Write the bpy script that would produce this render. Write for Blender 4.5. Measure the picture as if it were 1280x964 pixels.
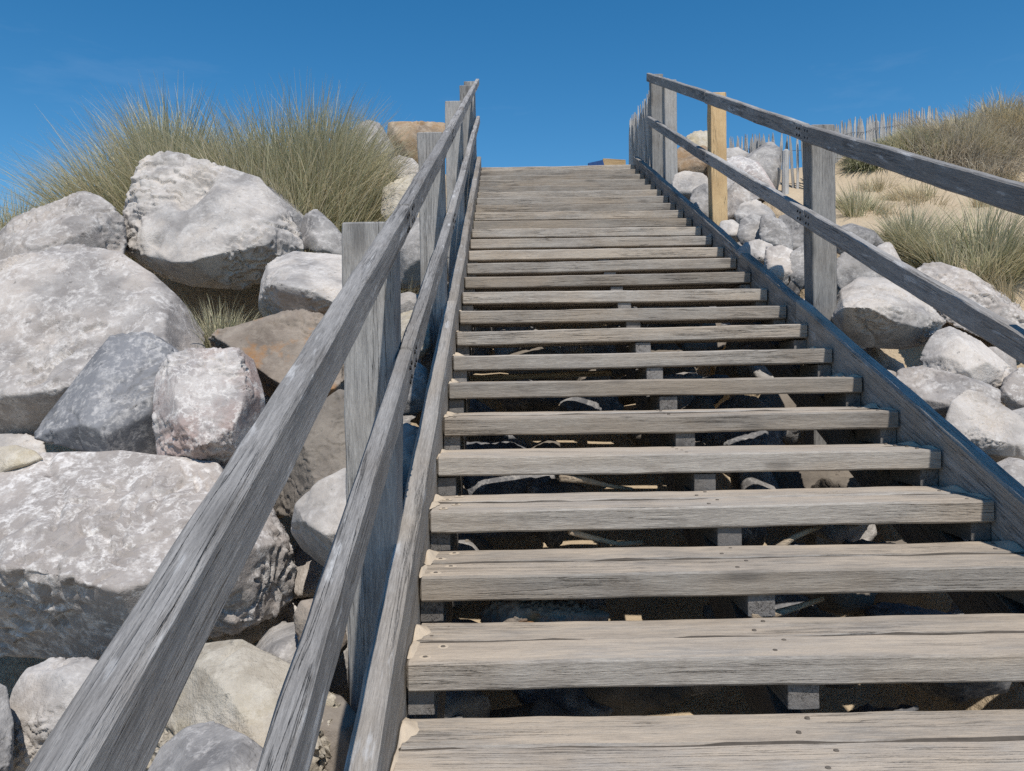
import bpy, bmesh, math, random
import numpy as np
from mathutils import Vector, Matrix

random.seed(7); RNG = np.random.default_rng(7)
for o in list(bpy.data.objects): bpy.data.objects.remove(o)
SC = bpy.context.scene
COL = SC.collection

# ------------------------------------------------------------------ camera
# solved from the tread corners; world origin is the eye, +Y runs up the flight
FPX, PITCH, YAW, ROLL = 960.99, -0.0144, 0.0074, -0.0166
_cp, _sp, _cy, _sy, _cr, _sr = (math.cos(PITCH), math.sin(PITCH), math.cos(YAW), math.sin(YAW), math.cos(ROLL), math.sin(ROLL))
_F = np.array([_sy*_cp, _cy*_cp, _sp]); _R0 = np.array([_cy, -_sy, 0.0]); _U0 = np.cross(_R0, _F)
_R = _R0*_cr + _U0*_sr; _U = -_R0*_sr + _U0*_cr
cam_data = bpy.data.cameras.new('camera'); cam = bpy.data.objects.new('camera', cam_data); COL.objects.link(cam)
cam_data.sensor_width = 36; cam_data.sensor_fit = 'HORIZONTAL'; cam_data.lens = FPX/1280*36
cam_data.clip_start = 0.02; cam_data.clip_end = 2000
cam.matrix_world = Matrix(((_R[0], _U[0], -_F[0], 0), (_R[1], _U[1], -_F[1], 0), (_R[2], _U[2], -_F[2], 0), (0, 0, 0, 1)))
SC.camera = cam

# ------------------------------------------------------------------ light
SUN_EL = math.radians(57); SUN_AZ = math.radians(168)      # clockwise from +Y
world = bpy.data.worlds.new('World'); SC.world = world; world.use_nodes = True
wn = world.node_tree.nodes; wl = world.node_tree.links; wn.clear()
w_out = wn.new('ShaderNodeOutputWorld'); w_bg = wn.new('ShaderNodeBackground'); w_sky = wn.new('ShaderNodeTexSky')
w_sky.sky_type = 'NISHITA'; w_sky.sun_disc = False; w_sky.sun_elevation = SUN_EL; w_sky.sun_rotation = SUN_AZ
w_sky.altitude = 0; w_sky.air_density = 1.0; w_sky.dust_density = 0.0; w_sky.ozone_density = 4.0
w_hs = wn.new('ShaderNodeHueSaturation'); w_hs.inputs['Saturation'].default_value = 1.32; w_hs.inputs['Hue'].default_value = 0.494
w_gam = wn.new('ShaderNodeGamma'); w_gam.inputs['Gamma'].default_value = 1.0
w_bg.inputs['Strength'].default_value = 0.119
wl.new(w_sky.outputs[0], w_hs.inputs['Color']); wl.new(w_hs.outputs[0], w_gam.inputs[0])
# thin cirrus wisps
w_tc = wn.new('ShaderNodeTexCoord'); w_map = wn.new('ShaderNodeMapping'); w_map.inputs['Scale'].default_value = (2.2, 2.2, 9.0)
w_map.inputs['Rotation'].default_value = (0.35, 0.45, 0.2); w_map.inputs['Location'].default_value = (0.6, 0.2, 0.5)
w_n = wn.new('ShaderNodeTexNoise'); w_n.inputs['Scale'].default_value = 1.6; w_n.inputs['Detail'].default_value = 7; w_n.inputs['Roughness'].default_value = 0.62
w_r = wn.new('ShaderNodeMapRange'); w_r.inputs[1].default_value = 0.62; w_r.inputs[2].default_value = 0.9; w_r.inputs[3].default_value = 0.0; w_r.inputs[4].default_value = 0.08
w_mx = wn.new('ShaderNodeMix'); w_mx.data_type = 'RGBA'
w_mx.inputs[7].default_value = (7.0, 7.6, 8.4, 1)
wl.new(w_tc.outputs['Generated'], w_map.inputs[0]); wl.new(w_map.outputs[0], w_n.inputs['Vector'])
wl.new(w_n.outputs[0], w_r.inputs[0]); wl.new(w_r.outputs[0], w_mx.inputs[0]); wl.new(w_gam.outputs[0], w_mx.inputs[6])
wl.new(w_mx.outputs[2], w_bg.inputs[0]); wl.new(w_bg.outputs[0], w_out.inputs[0])

sun_d = bpy.data.lights.new('sun', 'SUN'); sun_d.energy = 4.75; sun_d.angle = math.radians(0.53); sun_d.color = (1.0, 0.935, 0.845)
sun = bpy.data.objects.new('sun', sun_d); COL.objects.link(sun)
S_DIR = Vector((math.sin(SUN_AZ)*math.cos(SUN_EL), math.cos(SUN_AZ)*math.cos(SUN_EL), math.sin(SUN_EL)))
sun.rotation_euler = S_DIR.to_track_quat('Z', 'Y').to_euler(); sun.location = (2, -6, 9)
SC.view_settings.view_transform = 'Standard'; SC.view_settings.look = 'None'; SC.view_settings.gamma = 1; SC.view_settings.exposure = 0
SC.view_settings.use_curve_mapping = False
SC.cycles.use_denoising = False; SC.cycles.max_bounces = 5; SC.cycles.diffuse_bounces = 3; SC.cycles.use_adaptive_sampling = True; SC.cycles.adaptive_threshold = 0.006

# ------------------------------------------------------------------ measures
G, RISE = 0.32, 0.1385                     # going and rise of a step
Y1, Z1 = 1.9411, -0.7301                   # nosing of the first step in view
XL, XR = -0.2699, 1.6545                   # inner faces of the two stringers
SL = RISE/G
def nose(Y): return Z1 + (Y - Y1)*SL
def ray(px, py): return _R*((px-640)/FPX) + _U*((482-py)/FPX) + _F
def atX(px, py, X): v = ray(px, py); return v*(X/v[0])
def atY(px, py, Y): v = ray(px, py); return v*(Y/v[1])

# ------------------------------------------------------------------ numpy noise
_perm = np.random.default_rng(3).permutation(512) % 256
_perm = np.concatenate([_perm, _perm]).astype(np.int64)
_gr = np.random.default_rng(4).normal(size=(256, 3)); _gr /= np.linalg.norm(_gr, axis=1)[:, None]
def perlin(p):
    i = np.floor(p).astype(np.int64); f = p - i; i &= 255
    u = f*f*f*(f*(f*6-15)+10); r = 0
    for dx in (0, 1):
        wx = u[:, 0] if dx else 1-u[:, 0]
        for dy in (0, 1):
            wy = u[:, 1] if dy else 1-u[:, 1]
            for dz in (0, 1):
                wz = u[:, 2] if dz else 1-u[:, 2]
                h = _perm[_perm[_perm[(i[:, 0]+dx) & 255] + ((i[:, 1]+dy) & 255)] + ((i[:, 2]+dz) & 255)]
                g = _gr[h]
                r = r + wx*wy*wz*(g[:, 0]*(f[:, 0]-dx)+g[:, 1]*(f[:, 1]-dy)+g[:, 2]*(f[:, 2]-dz))
    return r*1.5
def fbm(p, o=4, rough=0.5):
    a, t, r = 1.0, 0, 0
    for k in range(o):
        r = r + a*perlin(p*(2.03**k) + 17.3*k); a *= rough
    return r
def ridged(p, o=3):
    a, r = 1.0, 0
    for k in range(o):
        r = r + a*(1-2*np.abs(perlin(p*(2.1**k)+9.1*k))); a *= 0.5
    return r

# ------------------------------------------------------------------ materials
def new_mat(name):
    m = bpy.data.materials.new(name); m.use_nodes = True
    nt = m.node_tree; b = nt.nodes['Principled BSDF']; b.inputs['Specular IOR Level'].default_value = 0.25
    return m, nt, b
class NT:
    def __init__(s, nt): s.n = nt.nodes; s.l = nt.links
    def node(s, t, **kw):
        x = s.n.new(t)
        for k, v in kw.items(): setattr(x, k, v)
        return x
    def link(s, a, b): s.l.new(a, b)
    def noise(s, vec, scale, detail=5, rough=0.55, dist=0.0):
        x = s.n.new('ShaderNodeTexNoise'); x.inputs['Scale'].default_value = scale; x.inputs['Detail'].default_value = detail
        x.inputs['Roughness'].default_value = rough; x.inputs['Distortion'].default_value = dist
        s.l.new(vec, x.inputs['Vector']); return x.outputs[0]
    def mapping(s, vec, scale=(1, 1, 1), loc=(0, 0, 0)):
        x = s.n.new('ShaderNodeMapping'); x.inputs['Scale'].default_value = scale; x.inputs['Location'].default_value = loc
        s.l.new(vec, x.inputs['Vector']); return x.outputs[0]
    def rng(s, v, a, b, c=0.0, d=1.0, smooth=False):
        x = s.n.new('ShaderNodeMapRange'); x.inputs[1].default_value = a; x.inputs[2].default_value = b; x.inputs[3].default_value = c; x.inputs[4].default_value = d
        if smooth: x.interpolation_type = 'SMOOTHSTEP'
        s.l.new(v, x.inputs[0]); return x.outputs[0]
    def math(s, op, a, b=None):
        x = s.n.new('ShaderNodeMath'); x.operation = op
        for i, v in enumerate((a, b)):
            if v is None: continue
            if isinstance(v, (int, float)): x.inputs[i].default_value = v
            else: s.l.new(v, x.inputs[i])
        return x.outputs[0]
    def mix(s, f, a, b, mode='MIX'):
        x = s.n.new('ShaderNodeMix'); x.data_type = 'RGBA'; x.blend_type = mode
        for i, v in ((0, f), (6, a), (7, b)):
            if isinstance(v, (int, float)): x.inputs[i].default_value = v
            elif isinstance(v, tuple): x.inputs[i].default_value = v + (1,) if len(v) == 3 else v
            else: s.l.new(v, x.inputs[i])
        return x.outputs[2]
    def vadd(s, a, b):
        x = s.n.new('ShaderNodeVectorMath'); x.operation = 'ADD'; s.l.new(a, x.inputs[0])
        if isinstance(b, tuple): x.inputs[1].default_value = b
        else: s.l.new(b, x.inputs[1])
        return x.outputs[0]
    def bump(s, h, strength, dist, prev=None):
        x = s.n.new('ShaderNodeBump'); x.inputs['Strength'].default_value = strength; x.inputs['Distance'].default_value = dist
        s.l.new(h, x.inputs['Height'])
        if prev is not None: s.l.new(prev, x.inputs['Normal'])
        return x.outputs[0]
def obj_coords(k, amt=37.0):
    tc = k.node('ShaderNodeTexCoord'); oi = k.node('ShaderNodeObjectInfo')
    c = k.node('ShaderNodeCombineXYZ')
    for i, f in enumerate((amt, amt*1.7, amt*0.6)): k.link(k.math('MULTIPLY', oi.outputs['Random'], f), c.inputs[i])
    return k.vadd(tc.outputs['Object'], c.outputs[0]), oi.outputs['Random'], tc.outputs['Object']

def wood_mat(name, light, dark, sand=0.0, warm=None, worn=0.0):
    m, nt, b = new_mat(name); k = NT(nt); vec, rnd, _ = obj_coords(k)
    wob = k.noise(k.mapping(vec, (1.2, 6, 6)), 1.0, 3)
    wv = k.vadd(k.mapping(vec, (1.1, 26, 26)), k.mapping(vec, (0, 0, 0)))
    g1 = k.noise(k.mapping(vec, (2.6, 44, 44)), 1.0, 6, 0.62, 0.5)
    g2 = k.noise(k.mapping(vec, (22, 300, 300)), 1.0, 4, 0.7, 0.3)
    g3 = k.noise(k.mapping(vec, (60, 520, 520)), 1.0, 2, 0.6)
    blot = k.noise(vec, 3.2, 5, 0.6)
    t = k.math('ADD', k.math('MULTIPLY', g1, 0.42), k.math('MULTIPLY', g2, 0.58))
    t = k.rng(t, 0.35, 0.65)
    col = k.mix(t, dark, light)
    col = k.mix(k.rng(blot, 0.50, 0.72, 0, 0.55), col, k.mix(1.0, col, (0.62, 0.55, 0.48), 'MULTIPLY'))
    if warm: col = k.mix(k.rng(wob, 0.42, 0.66, 0, 0.75), col, k.mix(t, tuple(c*0.7 for c in warm), warm))
    # knots and stains
    vo = k.node('ShaderNodeTexVoronoi'); vo.inputs['Scale'].default_value = 1.0; vo.inputs['Randomness'].default_value = 1.0
    k.link(k.mapping(vec, (2.2, 7, 7)), vo.inputs['Vector'])
    kn = k.rng(vo.outputs['Distance'], 0.05, 0.2, 0.6, 0.0, True)
    col = k.mix(kn, col, tuple(c*0.55 for c in dark))
    # drying checks along the grain
    cr = k.noise(k.mapping(vec, (1.3, 60, 60), (3, 5, 7)), 1.0, 3, 0.5, 0.4)
    crk = k.rng(k.math('ABSOLUTE', k.math('SUBTRACT', cr, 0.5)), 0.0, 0.020, 1.0, 0.0)
    crm = k.math('MULTIPLY', crk, k.rng(k.noise(k.mapping(vec, (1.0, 5, 5)), 1.3, 2), 0.50, 0.56))
    col = k.mix(k.math('MULTIPLY', crm, 0.42), col, (0.03, 0.028, 0.026))
    # individual lightness
    hv = k.node('ShaderNodeHueSaturation'); k.link(col, hv.inputs['Color']); k.link(k.rng(rnd, 0, 1, 0.74, 1.20), hv.inputs['Value'])
    col = hv.outputs[0]
    if worn:
        wn_ = k.noise(k.mapping(vec, (5, 26, 26)), 1.0, 4, 0.6)
        wm = k.rng(wn_, 0.60, 0.68, 0, worn)
        col = k.mix(wm, col, (0.50, 0.50, 0.50))
    rough = 0.85
    if sand:
        ge = k.node('ShaderNodeNewGeometry'); sx = k.node('ShaderNodeSeparateXYZ'); k.link(ge.outputs['Normal'], sx.inputs[0])
        up = k.rng(sx.outputs[2], 0.75, 0.97)
        sn = k.noise(k.mapping(vec, (1.4, 5, 5)), 1.5, 6, 0.65)
        fine = k.noise(k.mapping(vec, (9, 60, 60)), 1.0, 4, 0.7)
        sm = k.math('MULTIPLY', up, k.rng(k.math('ADD', k.math('MULTIPLY', sn, 0.6), k.math('MULTIPLY', fine, 0.4)), 0.40, 0.62, 0.12, sand))
        col = k.mix(sm, col, (0.50, 0.42, 0.33))
    k.link(col, b.inputs['Base Color']); b.inputs['Roughness'].default_value = rough
    h = k.math('ADD', k.math('MULTIPLY', g2, 0.6), k.math('MULTIPLY', g1, 0.8)); h = k.math('SUBTRACT', h, k.math('MULTIPLY', crm, 0.9))
    n = k.bump(h, 0.85, 0.005); n = k.bump(g3, 0.5, 0.002, n)
    k.link(n, b.inputs['Normal']); return m

def rock_mat(name, base, dark, vein=(0.62, 0.595, 0.57), veins=0.6, mott=0.5, tint=None, rust=0.0, rough_bump=1.0, dusty=None):
    m, nt, b = new_mat(name); k = NT(nt); vec, rnd, _ = obj_coords(k, 23.0)
    wa = k.node('ShaderNodeTexNoise'); wa.inputs['Scale'].default_value = 2.3; wa.inputs['Detail'].default_value = 3; k.link(vec, wa.inputs['Vector'])
    sc = k.node('ShaderNodeVectorMath', operation='SCALE'); sc.inputs['Scale'].default_value = 0.22; k.link(wa.outputs['Color'], sc.inputs[0])
    wv = k.vadd(vec, sc.outputs[0])
    big = k.noise(vec, 2.6, 6, 0.6); mid = k.noise(wv, 8.0, 7, 0.62); fine = k.noise(vec, 42, 5, 0.7); grit = k.noise(vec, 150, 3, 0.7)
    col = k.mix(k.rng(big, 0.41, 0.59), dark, base)
    col = k.mix(k.rng(mid, 0.42, 0.70, 0, mott), col, vein)
    if tint: col = k.mix(k.rng(k.noise(wv, 3.4, 5, 0.6), 0.46, 0.62, 0, 0.75), col, tint)
    # calcite veins: thin level lines of warped noise, broken up
    v1 = k.math('ABSOLUTE', k.math('SUBTRACT', k.noise(wv, 3.2, 6, 0.66, 0.0), 0.5))
    v2 = k.math('ABSOLUTE', k.math('SUBTRACT', k.noise(k.vadd(wv, (5.1, 2.2, 8.8)), 7.5, 6, 0.68, 0.0), 0.5))
    br = k.noise(vec, 4.5, 4, 0.6)
    sp = k.rng(k.noise(vec, 30, 4, 0.7), 0.36, 0.58)
    a1 = k.math('MULTIPLY', k.math('MULTIPLY', k.rng(v1, 0.0, 0.05, 1, 0, True), k.rng(br, 0.42, 0.58)), sp)
    a2 = k.math('MULTIPLY', k.rng(v2, 0.0, 0.045, 1, 0, True), k.math('MULTIPLY', k.rng(br, 0.60, 0.45), sp))
    a3 = k.rng(k.noise(wv, 13.0, 7, 0.75, 0.0), 0.575, 0.66)
    va = k.math('MINIMUM', k.math('ADD', k.math('ADD', a1, k.math('MULTIPLY', a2, 0.8)), k.math('MULTIPLY', a3, 0.6)), 1.0)
    col = k.mix(k.math('MULTIPLY', va, veins), col, tuple(min(0.78, c*1.12) for c in vein))
    # dark pits and cracks
    c1 = k.math('ABSOLUTE', k.math('SUBTRACT', k.noise(k.vadd(wv, (1.7, 9.2, 3.3)), 2.0, 3, 0.5), 0.5))
    ck = k.math('MULTIPLY', k.rng(c1, 0, 0.005, 1, 0), k.rng(k.noise(vec, 2.0, 2), 0.56, 0.62))
    pit = k.rng(k.noise(vec, 26, 3, 0.6), 0.66, 0.74)
    dk = k.math('MAXIMUM', k.math('MULTIPLY', ck, 0.25), k.math('MULTIPLY', pit, 0.6))
    col = k.mix(k.math('MULTIPLY', dk, 0.8), col, tuple(c*0.3 for c in dark))
    if rust: col = k.mix(k.rng(k.noise(k.vadd(vec, (4, 4, 4)), 4.0, 5, 0.65), 0.52, 0.64, 0, rust), col, (0.36, 0.17, 0.05))
    if dusty:
        ge = k.node('ShaderNodeNewGeometry'); sx = k.node('ShaderNodeSeparateXYZ'); k.link(ge.outputs['Normal'], sx.inputs[0])
        col = k.mix(k.math('MULTIPLY', k.rng(sx.outputs[2], 0.3, 0.9, 0, 0.55), k.rng(mid, 0.35, 0.6)), col, dusty)
    col = k.mix(k.rng(fine, 0.3, 0.7, 0.0, 0.30), col, k.mix(1.0, col, (0.55, 0.55, 0.56), 'MULTIPLY'))
    hv = k.node('ShaderNodeHueSaturation'); k.link(col, hv.inputs['Color']); k.link(k.rng(rnd, 0, 1, 0.88, 1.12), hv.inputs['Value'])
    k.link(hv.outputs[0], b.inputs['Base Color']); b.inputs['Roughness'].default_value = 0.9
    h = k.math('ADD', k.math('MULTIPLY', mid, 1.0), k.math('MULTIPLY', big, 0.4)); h = k.math('SUBTRACT', h, k.math('MULTIPLY', dk, 0.35))
    n = k.bump(h, 0.6*rough_bump, 0.012); n = k.bump(fine, 0.8*rough_bump, 0.007, n); n = k.bump(grit, 0.5*rough_bump, 0.003, n)
    k.link(n, b.inputs['Normal']); return m

def sand_mat(name, base=(0.46, 0.37, 0.26), bd=0.05):
    m, nt, b = new_mat(name); k = NT(nt); tc = k.node('ShaderNodeTexCoord'); vec = tc.outputs['Object']
    big = k.noise(vec, 1.3, 6, 0.6); mid = k.noise(vec, 9, 6, 0.65); gr = k.noise(vec, 260, 2, 0.7)
    col = k.mix(k.rng(big, 0.35, 0.65), tuple(c*0.82 for c in base), base)
    col = k.mix(k.rng(mid, 0.55, 0.75, 0, 0.5), col, tuple(c*0.55 for c in base))
    col = k.mix(k.rng(gr, 0.3, 0.7, 0, 0.4), col, tuple(min(1, c*1.2) for c in base))
    k.link(col, b.inputs['Base Color']); b.inputs['Roughness'].default_value = 0.95
    n = k.bump(mid, 0.9, bd); n = k.bump(gr, 0.5, 0.003, n); k.link(n, b.inputs['Normal']); return m

def blade_mat(name):
    m, nt, b = new_mat(name); k = NT(nt)
    at = k.node('ShaderNodeAttribute'); at.attribute_name = 'Col'
    k.link(at.outputs['Color'], b.inputs['Base Color']); b.inputs['Roughness'].default_value = 0.6
    tr = k.node('ShaderNodeBsdfTranslucent'); k.link(at.outputs['Color'], tr.inputs[0])
    mx = k.node('ShaderNodeMixShader'); mx.inputs[0].default_value = 0.35
    k.link(b.outputs[0], mx.inputs[1]); k.link(tr.outputs[0], mx.inputs[2])
    k.link(mx.outputs[0], nt.nodes['Material Output'].inputs[0]); return m
def plain_mat(name, c, rough=0.6, metal=0.0, spots=None):
    m, nt, b = new_mat(name); k = NT(nt); vec, rnd, _ = obj_coords(k)
    n = k.noise(vec, 30, 4, 0.6); col = k.mix(k.rng(n, 0.35, 0.65), tuple(x*0.75 for x in c), c)
    if spots: col = k.mix(k.rng(k.noise(vec, 9, 5, 0.6), 0.5, 0.62), col, spots)
    k.link(col, b.inputs['Base Color']); b.inputs['Roughness'].default_value = rough; b.inputs['Metallic'].default_value = metal; return m

M = {}
M['tread'] = wood_mat('tread_timber', (0.425, 0.395, 0.355), (0.19, 0.172, 0.155), sand=0.9, warm=(0.42, 0.35, 0.275))
M['rail'] = wood_mat('rail_timber', (0.40, 0.388, 0.378), (0.17, 0.165, 0.162), worn=0.8)
M['post'] = wood_mat('post_timber', (0.37, 0.365, 0.355), (0.155, 0.153, 0.152))
M['stringer'] = wood_mat('stringer_timber', (0.40, 0.378, 0.352), (0.165, 0.155, 0.145), warm=(0.33, 0.285, 0.235), worn=0.5)
M['block'] = wood_mat('block_timber', (0.27, 0.255, 0.24), (0.14, 0.13, 0.125))
M['new'] = wood_mat('new_timber', (0.55, 0.41, 0.24), (0.44, 0.31, 0.165))
M['pale'] = wood_mat('paling_timber', (0.48, 0.475, 0.465), (0.27, 0.265, 0.26))
M['stick'] = wood_mat('driftwood', (0.52, 0.43, 0.32), (0.34, 0.26, 0.18))  # wood of the lath; the sticks imitating sunlit slivers take it too
M['screw'] = plain_mat('rusty_screw', (0.17, 0.145, 0.12), 0.7, 0.2)
M['dirt'] = plain_mat('packed_dirt', (0.10, 0.085, 0.07), 0.95)
M['hole'] = plain_mat('dark_bolt', (0.015, 0.015, 0.018), 0.6, 0.3)
M['wire'] = plain_mat('galvanised_wire', (0.25, 0.25, 0.26), 0.5, 0.8)
M['blue'] = plain_mat('blue_board', (0.02, 0.07, 0.22), 0.5)
M['pale_rock'] = rock_mat('pale_limestone', (0.415, 0.372, 0.337), (0.24, 0.222, 0.212), veins=0.6, mott=0.35)
M['veined_rock'] = rock_mat('veined_limestone', (0.385, 0.345, 0.315), (0.285, 0.258, 0.24), veins=0.9, mott=0.2)
M['white_rock'] = rock_mat('white_limestone', (0.51, 0.465, 0.42), (0.27, 0.255, 0.245), veins=0.4, mott=0.5)
M['grey_rock'] = rock_mat('grey_limestone', (0.30, 0.285, 0.272), (0.16, 0.155, 0.155), veins=0.4, mott=0.3)
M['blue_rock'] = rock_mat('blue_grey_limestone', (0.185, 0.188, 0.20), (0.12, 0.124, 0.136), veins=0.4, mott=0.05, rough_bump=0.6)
M['pink_rock'] = rock_mat('pink_veined_limestone', (0.41, 0.37, 0.35), (0.28, 0.262, 0.26), veins=0.9, mott=0.75, tint=(0.37, 0.27, 0.24))
M['rust_rock'] = rock_mat('rusty_sandstone', (0.27, 0.225, 0.185), (0.165, 0.135, 0.11), vein=(0.40, 0.35, 0.29), veins=0.25, mott=0.35, rust=0.8)
M['brown_rock'] = rock_mat('brown_sandstone', (0.235, 0.205, 0.175), (0.16, 0.14, 0.12), vein=(0.30, 0.27, 0.23), veins=0.2, mott=0.3)
M['beige_rock'] = rock_mat('beige_rough_limestone', (0.44, 0.395, 0.325), (0.29, 0.255, 0.205), vein=(0.55, 0.51, 0.44), veins=0.5, mott=0.7, tint=(0.42, 0.35, 0.22), rough_bump=1.4)
M['tan_rock'] = rock_mat('tan_crumbly_rock', (0.37, 0.28, 0.19), (0.17, 0.125, 0.09), vein=(0.55, 0.47, 0.38), veins=0.4, mott=0.6, tint=(0.30, 0.19, 0.10), rough_bump=1.6)
M['sand'] = sand_mat('beach_sand')
M['sand_light'] = sand_mat('dry_sand', (0.50, 0.42, 0.325), 0.004)
M['blade'] = blade_mat('grass_blade')

# ------------------------------------------------------------------ object helpers
def tag(o, label=None, cat=None, group=None, kind=None):
    if label: o['label'] = label
    if cat: o['category'] = cat
    if group: o['group'] = group
    if kind: o['kind'] = kind
    return o
def empty(name, loc, label=None, cat=None, group=None):
    o = bpy.data.objects.new(name, None); COL.objects.link(o); o.location = loc; o.empty_display_size = 0.1
    return tag(o, label, cat, group)
def adopt(o, parent):
    """parent o keeping its world placement; every parent here is unrotated"""
    o.parent = parent
    p = Vector((0, 0, 0)); q = parent
    if q.type == 'EMPTY': o.matrix_parent_inverse = Matrix.Translation(-Vector(q.location))
    else: o.matrix_parent_inverse = WORLD[q.name].inverted()
WORLD = {}
def link_mesh(name, me, mat, mw=None, parent=None, smooth=False):
    o = bpy.data.objects.new(name, me); COL.objects.link(o)
    if mat is not None and not me.materials: me.materials.append(mat)
    mw = mw if mw is not None else Matrix.Identity(4)
    if parent is not None: adopt(o, parent)
    o.matrix_basis = mw; WORLD[o.name] = mw.copy()
    if smooth: me.polygons.foreach_set('use_smooth', [True]*len(me.polygons))
    return o
def mesh_np(name, v, f):
    me = bpy.data.meshes.new(name); me.from_pydata([tuple(x) for x in v], [], [tuple(x) for x in f]); me.update(); return me

def beam_mesh(name, L, w, h, seg=14, ch=0.005, warp=0.002, rough=0.0012, slant=(0, 0), top_ch=0.0, bow=0.0):
    """a squared timber along local X (0..L), width w in Y, height h in Z (centred); worn arrises and a slightly wandering surface"""
    c = ch; a, b = w/2, h/2
    ring = [(-a+c, -b), (0, -b), (a-c, -b), (a, -b+c), (a, 0), (a, b-c), (a-c, b), (0, b), (-a+c, b), (-a, b-c), (-a, 0), (-a, -b+c)]
    n = len(ring); off = RNG.uniform(0, 90, 3)
    xs = np.concatenate([[0, c], np.linspace(0, L, seg+1)[1:-1], [L-c, L]])
    V = np.zeros((len(xs), n, 3))
    R_ = np.array(ring)
    for i, x in enumerate(xs):
        s = 1.0 - (c/min(a, b) if i in (0, len(xs)-1) else 0)
        V[i, :, 0] = x; V[i, :, 1] = R_[:, 0]*s; V[i, :, 2] = R_[:, 1]*s
    P = V.reshape(-1, 3).copy()
    P0 = P.copy()
    d1 = fbm(np.stack([P0[:, 0]*1.3, P0[:, 0]*0+1, P0[:, 0]*0+2], 1)+off, 2)*warp*2
    d2 = fbm(np.stack([P0[:, 0]*1.3, P0[:, 0]*0+5, P0[:, 0]*0+8], 1)+off, 2)*warp*2
    rr = perlin(P0*np.array([7, 30, 30])+off)[:, None]*rough*2
    rad = P0*np.array([0, 1/max(a, 1e-4), 1/max(b, 1e-4)])
    P = P + rad*rr; P[:, 1] += d1; P[:, 2] += d2 + bow*np.sin(np.pi*P0[:, 0]/L)
    P[:, 0] += P0[:, 2]*np.where(P0[:, 0] < L/2, slant[0], slant[1])
    F = []
    m = len(xs)
    for i in range(m-1):
        for j in range(n): F.append((i*n+j, i*n+(j+1) % n, (i+1)*n+(j+1) % n, (i+1)*n+j))
    F.append(tuple(range(n))[::-1]); F.append(tuple((m-1)*n+j for j in range(n)))
    F = [f[::-1] for f in F]
    me = mesh_np(name, P, F)
    bm = bmesh.new(); bm.from_mesh(me); bmesh.ops.recalc_face_normals(bm, faces=bm.faces); bm.to_mesh(me); bm.free()
    return me
def frame(p0, p1, up=Vector((0, 0, 1))):
    p0, p1 = Vector(p0), Vector(p1); x = (p1-p0).normalized(); y = up.cross(x).normalized(); z = x.cross(y)
    return Matrix(((x.x, y.x, z.x, p0.x), (x.y, y.y, z.y, p0.y), (x.z, y.z, z.z, p0.z), (0, 0, 0, 1))), (p1-p0).length
def beam(name, p0, p1, w, h, mat, parent, up=Vector((0, 0, 1)), **kw):
    mw, L = frame(p0, p1, up)
    return link_mesh(name, beam_mesh(name, L, w, h, **kw), mat, mw, parent)

# ------------------------------------------------------------------ terrain
def sstep(a, b, x): t = np.clip((x-a)/(b-a), 0, 1); return t*t*(3-2*t)
def ground_z(X, Y):
    X = np.asarray(X, float); Y = np.asarray(Y, float)
    z = nose(np.clip(Y, 0.2, 9.7))
    h = np.full_like(z, -1.15)
    h = h + 1.27*sstep(-0.75, -1.7, X)*sstep(5.0, 7.0, Y)                    # left dune shoulder
    h = h + 1.0*sstep(2.1, 3.0, X)*sstep(4.6, 6.4, Y)                      # right dune flank
    h = h + 0.6*sstep(2.9, 3.8, X)*sstep(2.5, 4.2, Y)*(1-sstep(4.6, 6.4, Y))
    h = h + 1.08*sstep(8.9, 9.75, Y)*(1-sstep(2.1, 3.0, X))*(1-sstep(-0.75, -1.7, X))
    h = h - 0.55*sstep(-0.75, -0.35, X)*sstep(2.2, 1.8, X)*sstep(9.3, 8.8, Y)  # pit under the flight, lowered to darken the gaps between treads
    z = z + h
    z = z + 0.78*np.exp(-((X-7.0)/2.0)**2)*sstep(7.6, 9.8, Y)*(1-0.5*sstep(13, 18, Y))    # dune with scrub
    z = z + 0.28*np.exp(-((X-4.75)/0.75)**2-((Y-9.2)/0.6)**2)
    z = z - 1.3*sstep(-2.4, -5.0, X)*sstep(6, 9, Y)
    z = z - 2.2*sstep(12, 24, Y)*sstep(6.0, 2.0, X)
    z = z - 3.0*sstep(24, 60, Y)
    p = np.stack([X*0.9, Y*0.9, X*0], -1).reshape(-1, 3)
    z = z + (0.05*fbm(p, 4)).reshape(z.shape)*sstep(-1, 1, Y)
    p2 = np.stack([X*5, Y*5, X*0+3], -1).reshape(-1, 3)
    z = z + (0.014*fbm(p2, 3)).reshape(z.shape)
    return z
def gz(x, y): return float(ground_z(np.array([x]), np.array([y]))[0])
def make_ground():
    xs = np.concatenate([np.linspace(-400, -30, 12), np.linspace(-28, -6.2, 18), np.arange(-6, 12, 0.09), np.linspace(12.2, 30, 16), np.linspace(34, 400, 12)])
    ys = np.concatenate([np.linspace(-400, -20, 12), np.linspace(-18, -0.6, 14), np.arange(-0.5, 14.5, 0.09), np.linspace(15, 60, 24), np.linspace(70, 900, 14)])
    Xg, Yg = np.meshgrid(xs, ys); Z = ground_z(Xg, Yg)
    nx = len(xs); V = np.stack([Xg, Yg, Z], -1).reshape(-1, 3)
    i = np.arange(len(ys)-1)[:, None]*nx + np.arange(nx-1)[None]
    F = np.stack([i, i+1, i+1+nx, i+nx], -1).reshape(-1, 4)
    me = bpy.data.meshes.new('sand_ground'); me.from_pydata(V.tolist(), [], F.tolist()); me.update()
    o = link_mesh('ground', me, M['sand'], smooth=True); o['kind'] = 'structure'
    o['label'] = 'pale dune sand sloping up under the rocks and stairs'
make_ground()

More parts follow.
